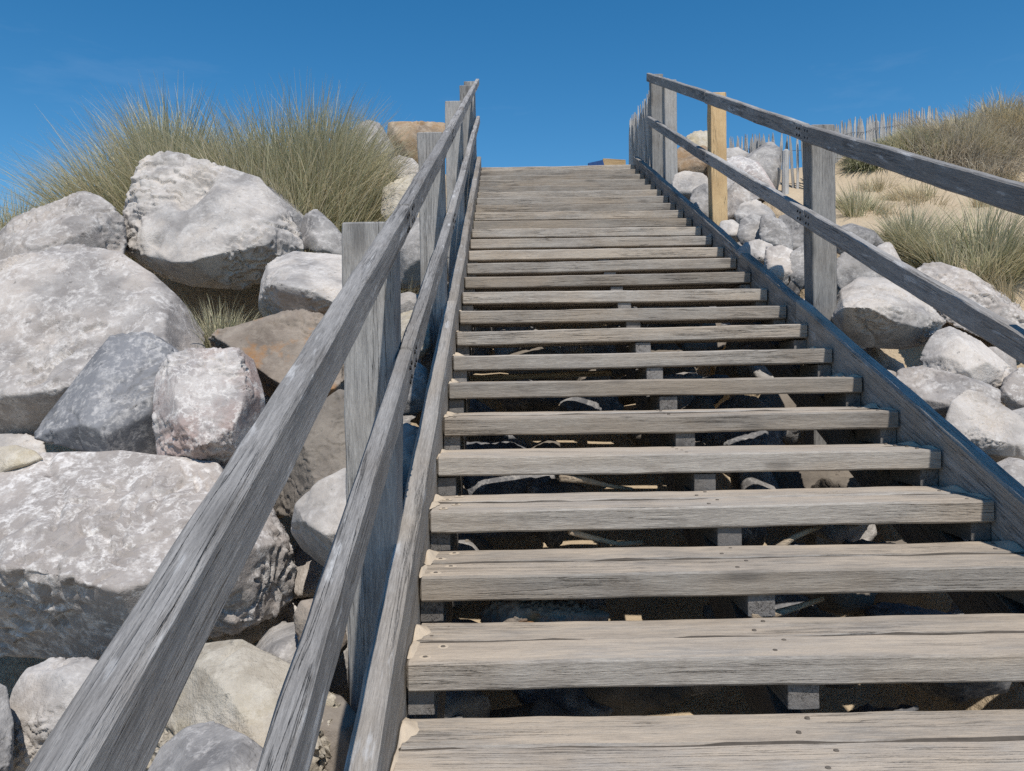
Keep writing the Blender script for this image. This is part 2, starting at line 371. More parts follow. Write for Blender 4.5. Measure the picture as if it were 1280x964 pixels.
# ------------------------------------------------------------------ staircase
stair = empty('staircase', (0.69, 0.0, nose(0)-0.2), 'weathered grey timber beach staircase with open treads and a railing on each side', 'staircase')
N0, N1 = -4, 25; SCREWS = []
for n in range(N0, N1+1):
    y = Y1 + (n-1)*G + random.uniform(-0.006, 0.006); z = Z1 + (n-1)*RISE
    tilt = random.uniform(-0.006, 0.006)
    for k in range(2):
        yc = y + 0.078 + k*0.169; jz = random.uniform(-0.004, 0.004)
        near = n < 9
        pl = beam('tread_plank', (XL+0.003, yc, z-0.0375+jz-tilt), (XR-0.003, yc+random.uniform(-0.003, 0.003), z-0.0375+jz+tilt), 0.156, 0.075,
                  M['tread'], stair, seg=46 if near else 20, ch=0.0065, warp=0.0018, rough=0.0010)
        if n <= 6:
            for sx in (0.045, 0.085, 0.955, 1.005, 1.845, 1.885):
                if n > 3 and sx in (0.085, 1.005, 1.885): continue
                for sy in (-0.035, 0.04):
                    if (sx in (0.085, 1.005, 1.885)) == (sy > 0) and n <= 3: pass
                    elif n <= 3: continue
                    bm = bmesh.new()
                    bmesh.ops.create_cone(bm, cap_ends=True, segments=12, radius1=0.007, radius2=0.006, depth=0.004)
                    me = bpy.data.meshes.new('screw'); bm.to_mesh(me); bm.free()
                    link_mesh('screw', me, M['screw'], Matrix.Translation((XL+0.003+sx, yc+sy, z+jz+0.0006)), pl)
                    if n <= 4 and sx < 0.2: SCREWS.append((XL+0.003+sx, yc+sy, z+jz))
    if n <= 8: beam('packed_dirt', (XL+0.004, y+0.1625, z-0.022), (XR-0.004, y+0.1625, z-0.022), 0.0125, 0.038, M['dirt'], stair, seg=30, ch=0.002, warp=0.001, rough=0.004)
    # step blocks on the three carriages under the front of each tread
    for X, w, back, mt in ((XL+0.036, 0.068, 0.03, 'block'), (0.752, 0.082, 0.018, 'block'), (XR-0.036, 0.068, 0.03, 'block')):
        if n == N0: continue
        beam('step_block', (X, y+back, z-0.075-0.036), (X, y+0.27, z-0.075-0.036), w, 0.0685, M[mt], stair, seg=3, ch=0.002, warp=0, rough=0.0006)
def sl_pt(X, Y, h): return Vector((X, Y, nose(Y)+h))
cs = math.cos(math.atan(SL))
for X, w in ((XL+0.036, 0.06), (0.752, 0.07), (XR-0.036, 0.06)):
    beam('carriage', sl_pt(X, 0.4, -0.35), sl_pt(X, 9.9, -0.35), w, 0.20*cs, M['block'], stair, seg=20, ch=0.004)
def stringer(X, Y0, Y1_, htop, name='stringer', h2=None, hh=0.33, w=0.065):
    h2 = htop if h2 is None else h2
    return beam(name, sl_pt(X, Y0, htop-hh/2), sl_pt(X, Y1_, h2-hh/2), w, hh*cs, M['stringer'], stair, seg=90, ch=0.008, warp=0.003, rough=0.0012, slant=(SL, SL))
stringer(XL-0.034, -0.6, 4.34, 0.135, h2=0.115)
stringer(XL-0.036, 4.345, 9.9, 0.090, h2=0.085)
stringer(XR+0.034, -0.6, 4.38, 0.072)
stringer(XR+0.036, 4.385, 9.75, 0.062, h2=0.085)

def post(Xc, Yf, w, ztop, zbot, mat, chamfer=True):
    mw, L = frame((Xc, Yf+w/2, zbot), (Xc, Yf+w/2, ztop), Vector((0, 1, 0)))
    me = beam_mesh('railing_post', L, w, w, seg=30, ch=0.005, warp=0.003, rough=0.0018)
    if chamfer:
        co = np.zeros(len(me.vertices)*3); me.vertices.foreach_get('co', co); co = co.reshape(-1, 3)
        m_ = (co[:, 0] > L-0.012)
        co[m_, 0] += -0.012*(0.5+np.sign(0.5)*co[m_, 2]/w*(-1))
        me.vertices.foreach_set('co', co.ravel()); me.update()
    return link_mesh('railing_post', me, M[mat], mw, stair)
LX = -0.392
for Yf, w, h in ((0.05, 0.148, 1.06), (2.22, 0.148, 1.068), (4.26, 0.140, 1.082), (6.40, 0.140, 1.085), (8.60, 0.140, 1.085), (9.72, 0.140, 1.07)):
    zt = nose(Yf)+h; post(LX-0.003-(0.148-w)/2+0.0, Yf, w, zt, gz(LX, Yf)-0.12, 'post')
RX = 1.768; RK = 1.0175
for Yf, w, h, mt in ((a*RK, b*RK, 1.57-(1.57-c)*RK, e) for a, b, c, e in ((2.25, 0.135, 1.07, 'post'), (4.33, 0.135, 1.085, 'post'), (6.41, 0.128, 1.125, 'new'), (8.23, 0.130, 1.135, 'post'), (8.95, 0.138, 1.165, 'post'))):
    zt = nose(Yf)+h; post(RX+w/2+0.002, Yf, w, zt, gz(RX, Yf)-0.12, mt)

def rail(X, nodes, w, hgt, name, side):
    """rails as lapped lengths from post to post; nodes = (Y, height of the top above the nosing line)"""
    for i in range(len(nodes)-1):
        (a, ha, b, hb) = (*nodes[i][:2], *nodes[i+1][:2])
        e = 0.0015
        p0 = sl_pt(X, a+e, ha-hgt/2/cs); p1 = sl_pt(X, b-e, hb-hgt/2/cs)
        r = beam(name, p0, p1, w, hgt, M['rail'], stair, seg=90 if a < 2 else 40, ch=0.006, warp=0.0022, rough=0.0011, slant=(0.3, 0.3))
        for Yb in nodes[i][2] + nodes[i+1][3]:
            hb_ = ha + (hb-ha)*(Yb-a)/(b-a)
            for dy in (-0.018, 0.018):
                for dz in (-0.02, 0.02):
                    p = sl_pt(X, Yb+dy, hb_ - hgt/2/cs + dz)
                    bm = bmesh.new(); bmesh.ops.create_cone(bm, cap_ends=True, segments=10, radius1=0.0065, radius2=0.0065, depth=0.006)
                    me = bpy.data.meshes.new('bolt'); bm.to_mesh(me); bm.free()
                    mw = Matrix.Translation((X+side*(w/2), p.y, p.z)) @ Matrix.Rotation(math.pi/2, 4, 'Y')
                    link_mesh('bolt', me, M['hole'], mw, r)
LRX = -0.298
rail(LRX, [(-0.45, 1.112, [], []), (2.30, 1.088, [2.36], [2.24]), (4.33, 1.082, [4.40], [4.26]), (8.67, 1.088, [], [8.6]), (9.80, 1.080, [], [])], 0.042, 0.076, 'handrail', 1)
rail(LRX, [(-0.45, 0.710, [], []), (2.30, 0.660, [2.36], [2.24]), (4.33, 0.610, [4.40], [4.26]), (8.67, 0.625, [], [8.6]), (9.80, 0.615, [], [])], 0.042, 0.090, 'mid_rail', 1)
RRX = 1.742
def rk(nodes): return [(a*RK, 1.57-(1.57-b)*RK, [v*RK for v in c], [v*RK for v in e]) for a, b, c, e in nodes]
rail(RRX, rk([(0.3, 1.068, [], []), (4.34, 1.074, [4.40], [4.28]), (6.42, 1.122, [6.48], [6.36]), (8.99, 1.162, [], [])]), 0.044, 0.092, 'handrail', -1)
rail(RRX, rk([(0.3, 0.575, [], []), (4.34, 0.598, [4.40], [4.28]), (6.42, 0.618, [6.48], [6.36]), (8.99, 0.660, [], [])]), 0.044, 0.092, 'mid_rail', -1)

# ------------------------------------------------------------------ rocks
def hull_mesh(pts, vox, cuts=None):
    bm = bmesh.new()
    for p in pts: bm.verts.new(p)
    bmesh.ops.convex_hull(bm, input=bm.verts)
    if cuts:
        rg = np.random.default_rng(cuts[2])
        for ci in range(cuts[0]):
            A = np.array([v.co[:] for v in bm.verts]); ctr = A.mean(0)
            nrm = rg.normal(size=3)
            if rg.random() < 0.7: nrm[1] = -abs(nrm[1])*1.1
            nrm /= np.linalg.norm(nrm)
            sup = float(((A-ctr)@nrm).max())
            dep = cuts[1]*rg.uniform(0.45, 1.0)
            c = ctr + nrm*(sup - dep)
            bmesh.ops.bisect_plane(bm, geom=bm.verts[:]+bm.edges[:]+bm.faces[:], plane_co=c, plane_no=nrm, clear_outer=True)
            keep = [tuple(v.co) for v in bm.verts]; bm.clear()
            for p in keep: bm.verts.new(p)
            bmesh.ops.convex_hull(bm, input=bm.verts)
    r = bmesh.ops.convex_hull(bm, input=bm.verts)
    junk = [g for g in r['geom_interior'] + r['geom_unused'] if isinstance(g, bmesh.types.BMVert)]
    if junk: bmesh.ops.delete(bm, geom=list(set(junk)), context='VERTS')
    bmesh.ops.recalc_face_normals(bm, faces=bm.faces)
    me = bpy.data.meshes.new('hull'); bm.to_mesh(me); bm.free()
    o = bpy.data.objects.new('hull', me); COL.objects.link(o)
    md = o.modifiers.new('r', 'REMESH'); md.mode = 'VOXEL'; md.voxel_size = vox; md.adaptivity = 0
    dg = bpy.context.evaluated_depsgraph_get(); ev = o.evaluated_get(dg)
    out = bpy.data.meshes.new_from_object(ev); bpy.data.objects.remove(o); bpy.data.meshes.remove(me)
    return out
def roughen(me, s, seed, amp=1.0, smooth=2, dents=()):
    n = len(me.vertices); co = np.zeros(n*3); me.vertices.foreach_get('co', co); co = co.reshape(-1, 3)
    ed = np.zeros(len(me.edges)*2, dtype=np.int64); me.edges.foreach_get('vertices', ed); ed = ed.reshape(-1, 2)
    deg = np.bincount(ed.ravel(), minlength=n)[:, None]
    for _ in range(smooth):
        acc = np.zeros_like(co)
        for ax in range(3):
            acc[:, ax] = np.bincount(ed[:, 0], co[ed[:, 1], ax], n) + np.bincount(ed[:, 1], co[ed[:, 0], ax], n)
        co = co*0.5 + 0.5*acc/np.maximum(deg, 1)
    me.vertices.foreach_set('co', co.ravel()); me.update()
    no = np.zeros(n*3); me.vertices.foreach_get('normal', no); no = no.reshape(-1, 3)
    off = np.array([seed*3.17 % 61, seed*7.31 % 53, seed*1.93 % 47]); p = co/s
    warp = np.stack([perlin(p*1.7+off+k*11) for k in range(3)], 1)*0.35
    d = 0.012*fbm(p*1.7+off, 2)
    # broken patches: rough ledges, the rest keeps its smooth cleaved faces
    mk = sstep(-0.03, 0.10, perlin(p*1.6+off*0.7+5.0)+0.10*perlin(p*7+off))
    q = fbm(p*3.0+off*1.3+warp, 3)*3.0
    fl = np.floor(q); fr = q-fl
    st = perlin(p*np.array([2.0, 2.0, 9.0])+off+warp)
    d += mk*(-0.012 + 0.026*(fl + sstep(0.44, 0.56, fr) - q) + 0.012*(ridged(p*6.0+off+warp, 3)-0.6) + 0.008*st + 0.009*fbm(p*17+off, 3, 0.6))
    d += (1-mk)*(0.0022*fbm(p*9+off, 3, 0.6))
    gate = sstep(0.0, 0.2, perlin(p*1.1+off+31.0))                       # a few open fracture lines
    d -= 0.016*gate*np.exp(-(perlin(p*1.25+off*0.4+warp*0.25+77.0)/0.020)**2)
    co = co + no*(d*s*amp)[:, None]
    for c, r, a in dents:
        w = np.exp(-((co-np.array(c))**2).sum(1)/r**2); co = co - no*(w*a)[:, None]
    me.vertices.foreach_set('co', co.ravel()); me.update()
    me.polygons.foreach_set('use_smooth', [True]*len(me.polygons))
    return co
ROCKN = [0]
def place_rock(me, name, mat, label, group=None):
    n = len(me.vertices); co = np.zeros(n*3); me.vertices.foreach_get('co', co); co = co.reshape(-1, 3)
    base = np.array([co[:, 0].mean(), co[:, 1].mean(), co[:, 2].min()])
    me.vertices.foreach_set('co', (co-base).ravel()); me.update(); me.name = name
    me.materials.clear(); me.materials.append(M[mat])
    o = bpy.data.objects.new(name, me); COL.objects.link(o); o.location = base
    return tag(o, label, 'rock', group)
def rock(label, mat, d, outline, ridge=(), tilt=0.35, back=0.75, amp=1.0, px_vox=3.2, group=None, name='boulder', smooth=1, front=0.24, cuts=5, irr=0.0, dents=()):
    """a boulder standing at distance d: rim of its seen side, front ridges, and a body behind"""
    ROCKN[0] += 1; seed = ROCKN[0]; rg = random.Random(seed)
    xs = [p[0] for p in outline]; ys = [p[1] for p in outline]
    cx, cy = sum(xs)/len(xs), sum(ys)/len(ys); mpp = d/FPX
    outline = [(cx+(x-cx)*q, cy+(y-cy)*q) for x, y, q in [(x, y, 1.035+(rg.uniform(-0.12, 0.30) if irr else 0)) for x, y in outline]]
    s = 0.5*((max(xs)-min(xs)) + (max(ys)-min(ys)))*mpp
    yb = max(ys); yt = min(ys)
    P = []
    for (x, y) in outline:
        dd = d + tilt*(yb-y)*mpp + (0.10*s if y > yb-0.15*(yb-yt) else 0) + rg.uniform(-0.04, 0.04)*s
        P.append(atY(x, y, dd))
        P.append(atY(cx+(x-cx)*0.96, cy+(y-cy)*0.96, dd+0.35*s))
        P.append(atY(cx+(x-cx)*0.72, cy+(y-cy)*0.74, dd+back*s*rg.uniform(0.8, 1.1)))
    if ridge:
        for (x, y, f) in ridge: P.append(atY(x, y, d + tilt*(yb-y)*mpp - f*s))
    else:
        a0 = rg.uniform(0, 6.28); rx, ry = (max(xs)-min(xs))/2, (yb-yt)/2
        for i in range(3):
            a = a0+i*2.1+rg.uniform(-0.4, 0.4); q = rg.uniform(0.35, 0.62); x, y = cx+math.cos(a)*rx*q, cy+math.sin(a)*ry*q
            P.append(atY(x, y, d + tilt*(yb-y)*mpp - front*s*rg.uniform(0.6, 1.3)))
    me = hull_mesh(P, max(px_vox*mpp*0.85, s/100), (cuts, 0.15*s, seed))
    roughen(me, s, seed, amp, smooth, [(tuple(atY(x, y, d+tilt*(yb-y)*mpp-f*s)), r_*mpp, a_*s) for (x, y, f, r_, a_) in dents])
    return place_rock(me, name, mat, label, group)
def free_rock(x, y, z, r, mat, label, group, seed, vox=0.03, flat=0.75):
    rg = np.random.default_rng(seed); P = []
    ax = np.array([1, rg.uniform(0.7, 1.0), flat*rg.uniform(0.75, 1.1)])*r; a = rg.uniform(0, 6.28)
    for _ in range(10):
        v = rg.normal(size=3); v /= np.linalg.norm(v); v = np.sign(v)*np.abs(v)**0.8*ax*rg.uniform(0.85, 1.1)
        P.append((x+v[0]*math.cos(a)-v[1]*math.sin(a), y+v[0]*math.sin(a)+v[1]*math.cos(a), z+v[2]))
    me = hull_mesh(P, vox, (4, 0.34*r, seed)); roughen(me, 2*r, seed+100, 1.0, 1)
    return place_rock(me, 'boulder', mat, label, group)

# --- left bank, from the top down
rock('tan flat-topped rock beside the upper posts of the railing', 'tan_rock', 8.2, [(486,150),(498,144),(535,144),(556,152),(562,185),(548,222),(500,225),(484,185)], tilt=0.2)
rock('smooth pale boulder between big grass tuft and tan flat-topped rock', 'pale_rock', 7.9, [(428,190),(440,162),(458,151),(476,154),(492,172),(494,205),(450,222)], tilt=0.3)
rock('small pale rock below the tan flat-topped rock', 'pale_rock', 7.0, [(486,202),(498,194),(516,198),(528,212),(526,228),(500,232),(484,222)])
rock('beige crumbly rock at the right edge of the big grass tuft', 'beige_rock', 6.2, [(478,238),(492,222),(515,216),(532,226),(536,268),(520,292),(490,290),(476,268)])
rock('grey veined boulder seen between two left railing posts', 'grey_rock', 5.2, [(486,318),(500,288),(520,272),(540,280),(546,330),(530,362),(495,360)])
rock('large white-veined pointed boulder with dark hollow in front of the grass tufts', 'white_rock', 5.0,
     [(155,290),(160,255),(172,213),(186,197),(210,190),(236,196),(282,211),(322,224),(350,256),(374,294),(377,311),(360,326),(335,346),(300,360),(240,357),(206,346),(176,326),(157,312)],
     [(196,232,.10),(232,250,.16),(290,262,.22),(338,296,.24),(250,326,.30),(305,334,.30),(214,328,.26),(182,304,.2)], tilt=0.45, px_vox=2.2, cuts=1, dents=[(246,236,.12,16,.10),(232,252,.14,14,.08),(258,226,.1,10,.06),(190,305,.2,12,.06)])
rock('smooth grey boulder with a knobbly crest beside the large pointed one', 'pale_rock', 4.7,
     [(-45,338),(-10,302),(18,272),(58,258),(88,245),(105,240),(124,246),(138,256),(152,272),(158,302),(150,326),(90,345),(20,352)],
     [(20,300,.2),(80,280,.2),(118,276,.2),(140,300,.16),(60,330,.3)], tilt=0.5, px_vox=2.8)
rock('grey slab leaning behind the large pointed boulder', 'grey_rock', 5.7, [(308,226),(318,216),(336,222),(362,242),(384,264),(386,300),(372,312),(350,290),(320,250)])
rock('dark grey rock with thin grass growing over it', 'grey_rock', 5.3, [(372,300),(380,268),(396,260),(416,280),(430,296),(432,324),(400,328),(374,320)])
rock('square rock with pale top and dark broken front', 'white_rock', 4.25,
     [(324,388),(328,352),(337,330),(368,316),(424,320),(456,330),(460,392),(440,408),(404,404),(362,396),(334,404)],
     [(332,360,.70),(348,354,.80),(384,362,.82),(420,380,.70),(450,374,.66)], tilt=0.9, px_vox=2.4, cuts=1)
rock('huge pale slab with smooth slanting top face', 'pale_rock', 3.7,
     [(-70,366),(-30,338),(0,328),(40,317),(94,309),(150,318),(190,345),(230,385),(254,421),(250,442),(215,462),(150,500),(95,538),(40,548),(-40,548),(-75,520)],
     [(-70,455,.30),(0,448,.30),(60,404,.26),(105,366,.20),(140,344,.16),(-40,476,.34),(20,478,.36),(70,470,.35),(110,464,.33),(200,420,.24),(232,418,.12),(170,450,.28)], tilt=0.55, px_vox=2.2, dents=[(130,412,.26,16,.05),(170,352,.15,12,.04),(112,428,.3,12,.05)])
rock('rusty tan rock with an orange patch behind the handrail', 'rust_rock', 3.55,
     [(248,434),(274,414),(312,407),(340,395),(376,390),(402,398),(446,408),(462,470),(440,512),(400,524),(340,506),(316,470),(296,446)],
     [(280,428,.10),(340,424,.22),(400,430,.24),(370,480,.3),(420,480,.26)], px_vox=2.6)
rock('blue-grey angular stone wedged under the huge slab', 'blue_rock', 3.1,
     [(46,545),(58,522),(108,473),(124,442),(138,421),(180,418),(216,426),(226,446),(210,480),(204,530),(200,566),(150,574),(100,572),(58,572)],
     [(118,482,.24),(150,470,.22),(190,470,.16),(100,530,.32),(140,540,.34),(176,520,.28),(160,566,.22)], tilt=0.5, px_vox=2.6, smooth=1, amp=0.75)
rock('pinkish block thick with white veins', 'pink_rock', 2.95,
     [(193,520),(196,472),(212,447),(238,438),(298,437),(318,449),(331,490),(336,530),(318,572),(280,596),(236,588),(200,578)],
     [(214,476,.2),(250,462,.2),(300,464,.16),(318,500,.14),(228,530,.3),(280,520,.3),(250,560,.3)], px_vox=2.6)
rock('smooth brown slab behind the first left post', 'brown_rock', 2.95,
     [(334,640),(342,575),(372,528),(424,488),(470,498),(486,600),(450,640),(390,650)], [(380,560,.1),(440,540,.1),(360,620,.16),(430,610,.16)], tilt=0.3, amp=0.6, px_vox=2.6)
rock('small pale rock between the first two left posts', 'white_rock', 4.5, [(484,382),(494,368),(512,365),(530,372),(534,392),(510,400),(488,398)])
rock('cracked beige rock below the small pale one near the post', 'beige_rock', 4.0, [(478,420),(490,396),(516,388),(536,404),(538,440),(508,458),(482,450)])
rock('grey rock low beside the left stringer, next to the first post', 'grey_rock', 3.5, [(476,480),(486,452),(510,446),(534,462),(534,510),(500,528),(478,510)])
rock('shaded grey rock tucked between mid rail and left stringer', 'grey_rock', 2.9, [(470,600),(482,552),(506,530),(536,540),(540,600),(512,640),(478,636)])
rock('white knobbly rock half hidden by the first left post', 'white_rock', 2.55,
     [(362,664),(370,630),(398,602),(430,586),(470,590),(494,634),(488,696),(440,728),(402,708),(374,692)], px_vox=2.6)
rock('coarse sandy rock beside the blue-grey stone', 'beige_rock', 2.85, [(-30,575),(-12,560),(20,557),(44,564),(54,574),(44,590),(0,600),(-30,600)])
rock('smooth pale stone in the shadow under the huge slab', 'white_rock', 3.5, [(-30,552),(0,543),(34,542),(54,552),(58,572),(10,580),(-30,575)])
rock('biggest boulder, pale grey with white scribbled veins', 'veined_rock', 2.45,
     [(-80,610),(-40,582),(0,577),(40,572),(90,570),(150,566),(206,573),(262,580),(306,600),(338,642),(354,668),(366,704),(366,746),(350,768),(300,784),(250,790),(170,806),(100,824),(0,818),(-70,800)],
     [(-70,690,.26),(10,735,.36),(60,768,.34),(110,776,.32),(160,770,.32),(230,740,.33),(300,718,.3),(345,722,.18),(90,640,.22),(200,630,.20),(280,640,.18),(0,640,.2)], tilt=0.75, px_vox=2.8)
rock('small ochre rock below the biggest boulder by the mid rail', 'rust_rock', 2.3, [(366,772),(376,752),(398,748),(428,768),(436,812),(410,832),(378,820)])
rock('pale flat-faced boulder with dusty face below the biggest one', 'white_rock', 2.0,
     [(8,900),(18,862),(34,838),(66,823),(106,825),(150,836),(190,860),(196,930),(160,990),(60,1000),(12,980)], px_vox=3)
rock('beige pitted boulder behind the lower handrail', 'beige_rock', 1.95,
     [(176,930),(196,874),(226,830),(258,806),(302,803),(366,834),(414,872),(432,930),(420,990),(300,1020),(190,1010)],
     [(240,850,.14),(300,836,.14),(360,880,.2),(260,920,.28),(340,940,.28)], tilt=0.5, px_vox=2.6, amp=2.2, cuts=2)
rock('dark grey smooth stone resting against the beige pitted boulder', 'grey_rock', 1.62,
     [(170,985),(196,938),(232,908),(266,902),(306,920),(346,950),(366,1010),(300,1050),(190,1050)], tilt=0.8, px_vox=3, amp=0.6)
rock('dark grey rock half out of sight below the pale flat-faced boulder', 'grey_rock', 1.85, [(-60,870),(-20,846),(8,860),(16,905),(14,960),(-10,1000),(-60,1000)])
rock('brown-stained rock between lower mid rail and first post', 'brown_rock', 2.02, [(384,905),(398,872),(424,868),(452,900),(456,980),(410,1010),(380,980)])

# --- right bank
rock('tan crumbly clod between the last right posts', 'tan_rock', 8.9, [(838,205),(848,184),(866,178),(886,186),(892,214),(880,232),(846,232)], irr=1, cuts=3, amp=1.5, tilt=0.5, smooth=0)
rock('pink-topped rock behind the tan crumbly clod', 'beige_rock', 9.7, [(846,190),(856,168),(870,165),(890,167),(896,190),(880,206),(850,204)], irr=1, cuts=3, amp=1.5, tilt=0.5, smooth=0)
rock('bright white rock beside the upper right stringer', 'white_rock', 7.7, [(836,240),(842,218),(856,214),(876,220),(890,232),(890,258),(866,258)], irr=1, cuts=3, amp=1.5, tilt=0.5, smooth=0)
rock('grey shaded rock beneath the bright white one', 'grey_rock', 7.1, [(862,262),(868,240),(884,232),(900,244),(902,276),(884,282)], irr=1, cuts=3, amp=1.5, tilt=0.5, smooth=0)
rock('grey rounded boulder in front of the paling fence', 'grey_rock', 8.3, [(922,212),(930,194),(946,187),(962,183),(971,192),(974,226),(966,244),(936,244)], irr=1, cuts=3, amp=1.5, tilt=0.5, smooth=0)
rock('pinkish white boulder behind the pale new post', 'pink_rock', 7.7, [(902,222),(908,204),(926,199),(945,207),(957,222),(964,238),(940,248),(908,244)], irr=1, cuts=3, amp=1.5, tilt=0.5, smooth=0)
rock('small bright white rock next to paling tips', 'white_rock', 8.7, [(904,200),(910,188),(922,187),(934,194),(934,206),(912,208)], irr=1, cuts=3, amp=1.5, tilt=0.5, smooth=0)
rock('pale rock just right of the pale new post', 'pale_rock', 6.7, [(902,262),(908,236),(920,230),(934,242),(936,268),(920,280),(904,278)], irr=1, cuts=3, amp=1.5, tilt=0.5, smooth=0)
rock('flat white rock above the twin grey boulders', 'white_rock', 6.4, [(920,268),(928,255),(944,252),(962,258),(970,272),(950,282),(924,280)], irr=1, cuts=3, amp=1.5, tilt=0.5, smooth=0)
rock('left one of the twin grey boulders beyond the mid rail', 'grey_rock', 5.85, [(920,296),(926,276),(940,267),(954,273),(958,298),(944,308),(926,306)], irr=1, cuts=3, amp=1.5, tilt=0.5, smooth=0)
rock('right one of the twin grey boulders beyond the mid rail', 'grey_rock', 5.6, [(950,292),(954,274),(963,265),(976,272),(986,296),(988,312),(972,318),(954,308)], irr=1, cuts=3, amp=1.5, tilt=0.5, smooth=0)
rock('dark shaded boulder behind the first right post in view', 'grey_rock', 6.2, [(966,296),(974,270),(994,264),(1016,276),(1020,312),(990,322)], irr=1, cuts=3, amp=1.5, tilt=0.5, smooth=0)
rock('low white rock beside stringer below the twin boulders', 'white_rock', 5.35, [(922,316),(930,302),(948,299),(966,306),(968,326),(940,332)], irr=1, cuts=3, amp=1.5, tilt=0.5, smooth=0)
rock('pale rock just left of the first right post', 'pale_rock', 5.0, [(952,336),(960,312),(976,305),(990,314),(994,340),(980,354),(958,352)], irr=1, cuts=3, amp=1.5, tilt=0.5, smooth=0)
rock('grey rock pressed against the first right post', 'grey_rock', 4.95, [(984,344),(990,318),(1008,310),(1024,326),(1024,356),(1000,366)], irr=1, cuts=3, amp=1.5, tilt=0.5, smooth=0)
rock('white rock filling the gap under the pale new post', 'white_rock', 6.1, [(894,296),(902,278),(916,272),(928,284),(928,302),(908,310)], irr=1, cuts=3, amp=1.5, tilt=0.5, smooth=0)
rock('blue-grey flat rock at the sand edge', 'grey_rock', 5.9, [(1036,300),(1044,284),(1064,279),(1092,289),(1106,304),(1086,318),(1046,318)])
rock('rounded grey stone below the green grass tuft', 'pale_rock', 5.3, [(1090,326),(1096,308),(1108,302),(1120,306),(1134,328),(1126,346),(1100,346)])
rock('shaded grey rock behind the broad flat-topped one', 'grey_rock', 4.8, [(1038,352),(1044,326),(1062,308),(1090,314),(1108,332),(1098,360),(1060,372)])
rock('broad flat-topped rock with dark undercut front right of the first post', 'white_rock', 4.25,
     [(1040,398),(1052,362),(1074,348),(1110,349),(1144,366),(1180,402),(1162,428),(1130,436),(1082,434),(1054,420)],
     [(1054,384,.70),(1084,384,.84),(1120,388,.84),(1158,398,.62),(1174,402,.3)], tilt=1.0, px_vox=2.2, cuts=1)
rock('long pale slab lying below the green grass tufts', 'pale_rock', 5.0,
     [(1132,350),(1154,331),(1176,328),(1212,341),(1254,366),(1304,396),(1330,450),(1280,448),(1214,412),(1178,392),(1146,370)], tilt=0.6, px_vox=2.2, back=0.4)
rock('white-veined rock beside the broad flat-topped one', 'white_rock', 3.85,
     [(1146,440),(1160,418),(1188,409),(1226,428),(1262,458),(1266,476),(1246,490),(1200,484),(1158,466)], tilt=0.7, px_vox=2.2)
rock('pale rock with smooth hollow beyond the right stringer', 'pale_rock', 3.5,
     [(1118,480),(1126,462),(1150,458),(1186,466),(1226,477),(1258,492),(1264,512),(1244,528),(1186,522),(1140,506)], tilt=0.7, px_vox=2.2)
rock('white pointed rock leaning on the right stringer', 'white_rock', 3.15,
     [(1180,532),(1190,502),(1208,488),(1228,492),(1254,512),(1290,532),(1316,566),(1300,592),(1246,580),(1206,562)], tilt=0.6, px_vox=2.2)
rock('veined rock right of the white-veined pair', 'veined_rock', 3.7, [(1248,496),(1256,472),(1274,460),(1300,464),(1330,500),(1310,526),(1266,518)])
rock('small white rock above the pointed one', 'white_rock', 3.4, [(1254,536),(1264,514),(1286,508),(1310,524),(1316,552),(1276,556)])
rock('sandy white rock low beside the right stringer', 'white_rock', 2.85, [(1226,608),(1236,582),(1260,571),(1296,578),(1330,620),(1310,670),(1266,650)], amp=0.6)

# --- rocks that fill the bank between and beneath the named ones
TONE = {'grey_rock': 'grey', 'pale_rock': 'pale', 'white_rock': 'whitish', 'brown_rock': 'brown', 'blue_rock': 'dark blue-grey'}
sd = 500; rf = random.Random(21)
for (x0, x1, y0, y1, n, where, mats, rmin, rmax, hc) in (
    (-0.80, -0.62, 2.4, 8.8, 13, 'in the rubble close along the left stringer', ['grey_rock', 'pale_rock'], 0.24, 0.34, -0.55),
    (-3.6, -1.0, 0.9, 5.2, 24, 'deep in the gaps of the left rock bank', ['grey_rock', 'brown_rock', 'pale_rock'], 0.32, 0.46, -0.68),
    (2.05, 2.4, 1.6, 8.2, 18, 'in the rubble close along the right stringer', ['pale_rock', 'white_rock', 'grey_rock'], 0.22, 0.32, -0.48),
    (2.5, 3.5, 1.8, 4.8, 12, 'out in the right rock bank', ['pale_rock', 'white_rock'], 0.28, 0.40, -0.50),
    (-0.15, 1.55, 1.7, 9.2, 84, 'lying in the dark beneath the open treads', ['grey_rock', 'blue_rock', 'brown_rock'], 0.24, 0.38, -0.95),  # dark stone, added here and in the bands below to deepen gap shade
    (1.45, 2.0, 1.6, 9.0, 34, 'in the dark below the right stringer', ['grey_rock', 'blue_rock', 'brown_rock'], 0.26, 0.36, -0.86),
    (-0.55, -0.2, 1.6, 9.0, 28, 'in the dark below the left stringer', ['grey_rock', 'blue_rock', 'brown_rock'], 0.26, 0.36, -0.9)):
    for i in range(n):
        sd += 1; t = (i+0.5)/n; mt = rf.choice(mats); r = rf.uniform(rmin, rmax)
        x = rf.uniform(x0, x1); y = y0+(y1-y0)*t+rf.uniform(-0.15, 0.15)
        free_rock(x, y, nose(y)+hc+rf.uniform(-0.06, 0.06), r, mt, TONE[mt]+' boulder '+where, TONE[mt]+' boulders '+where, sd, 0.028)

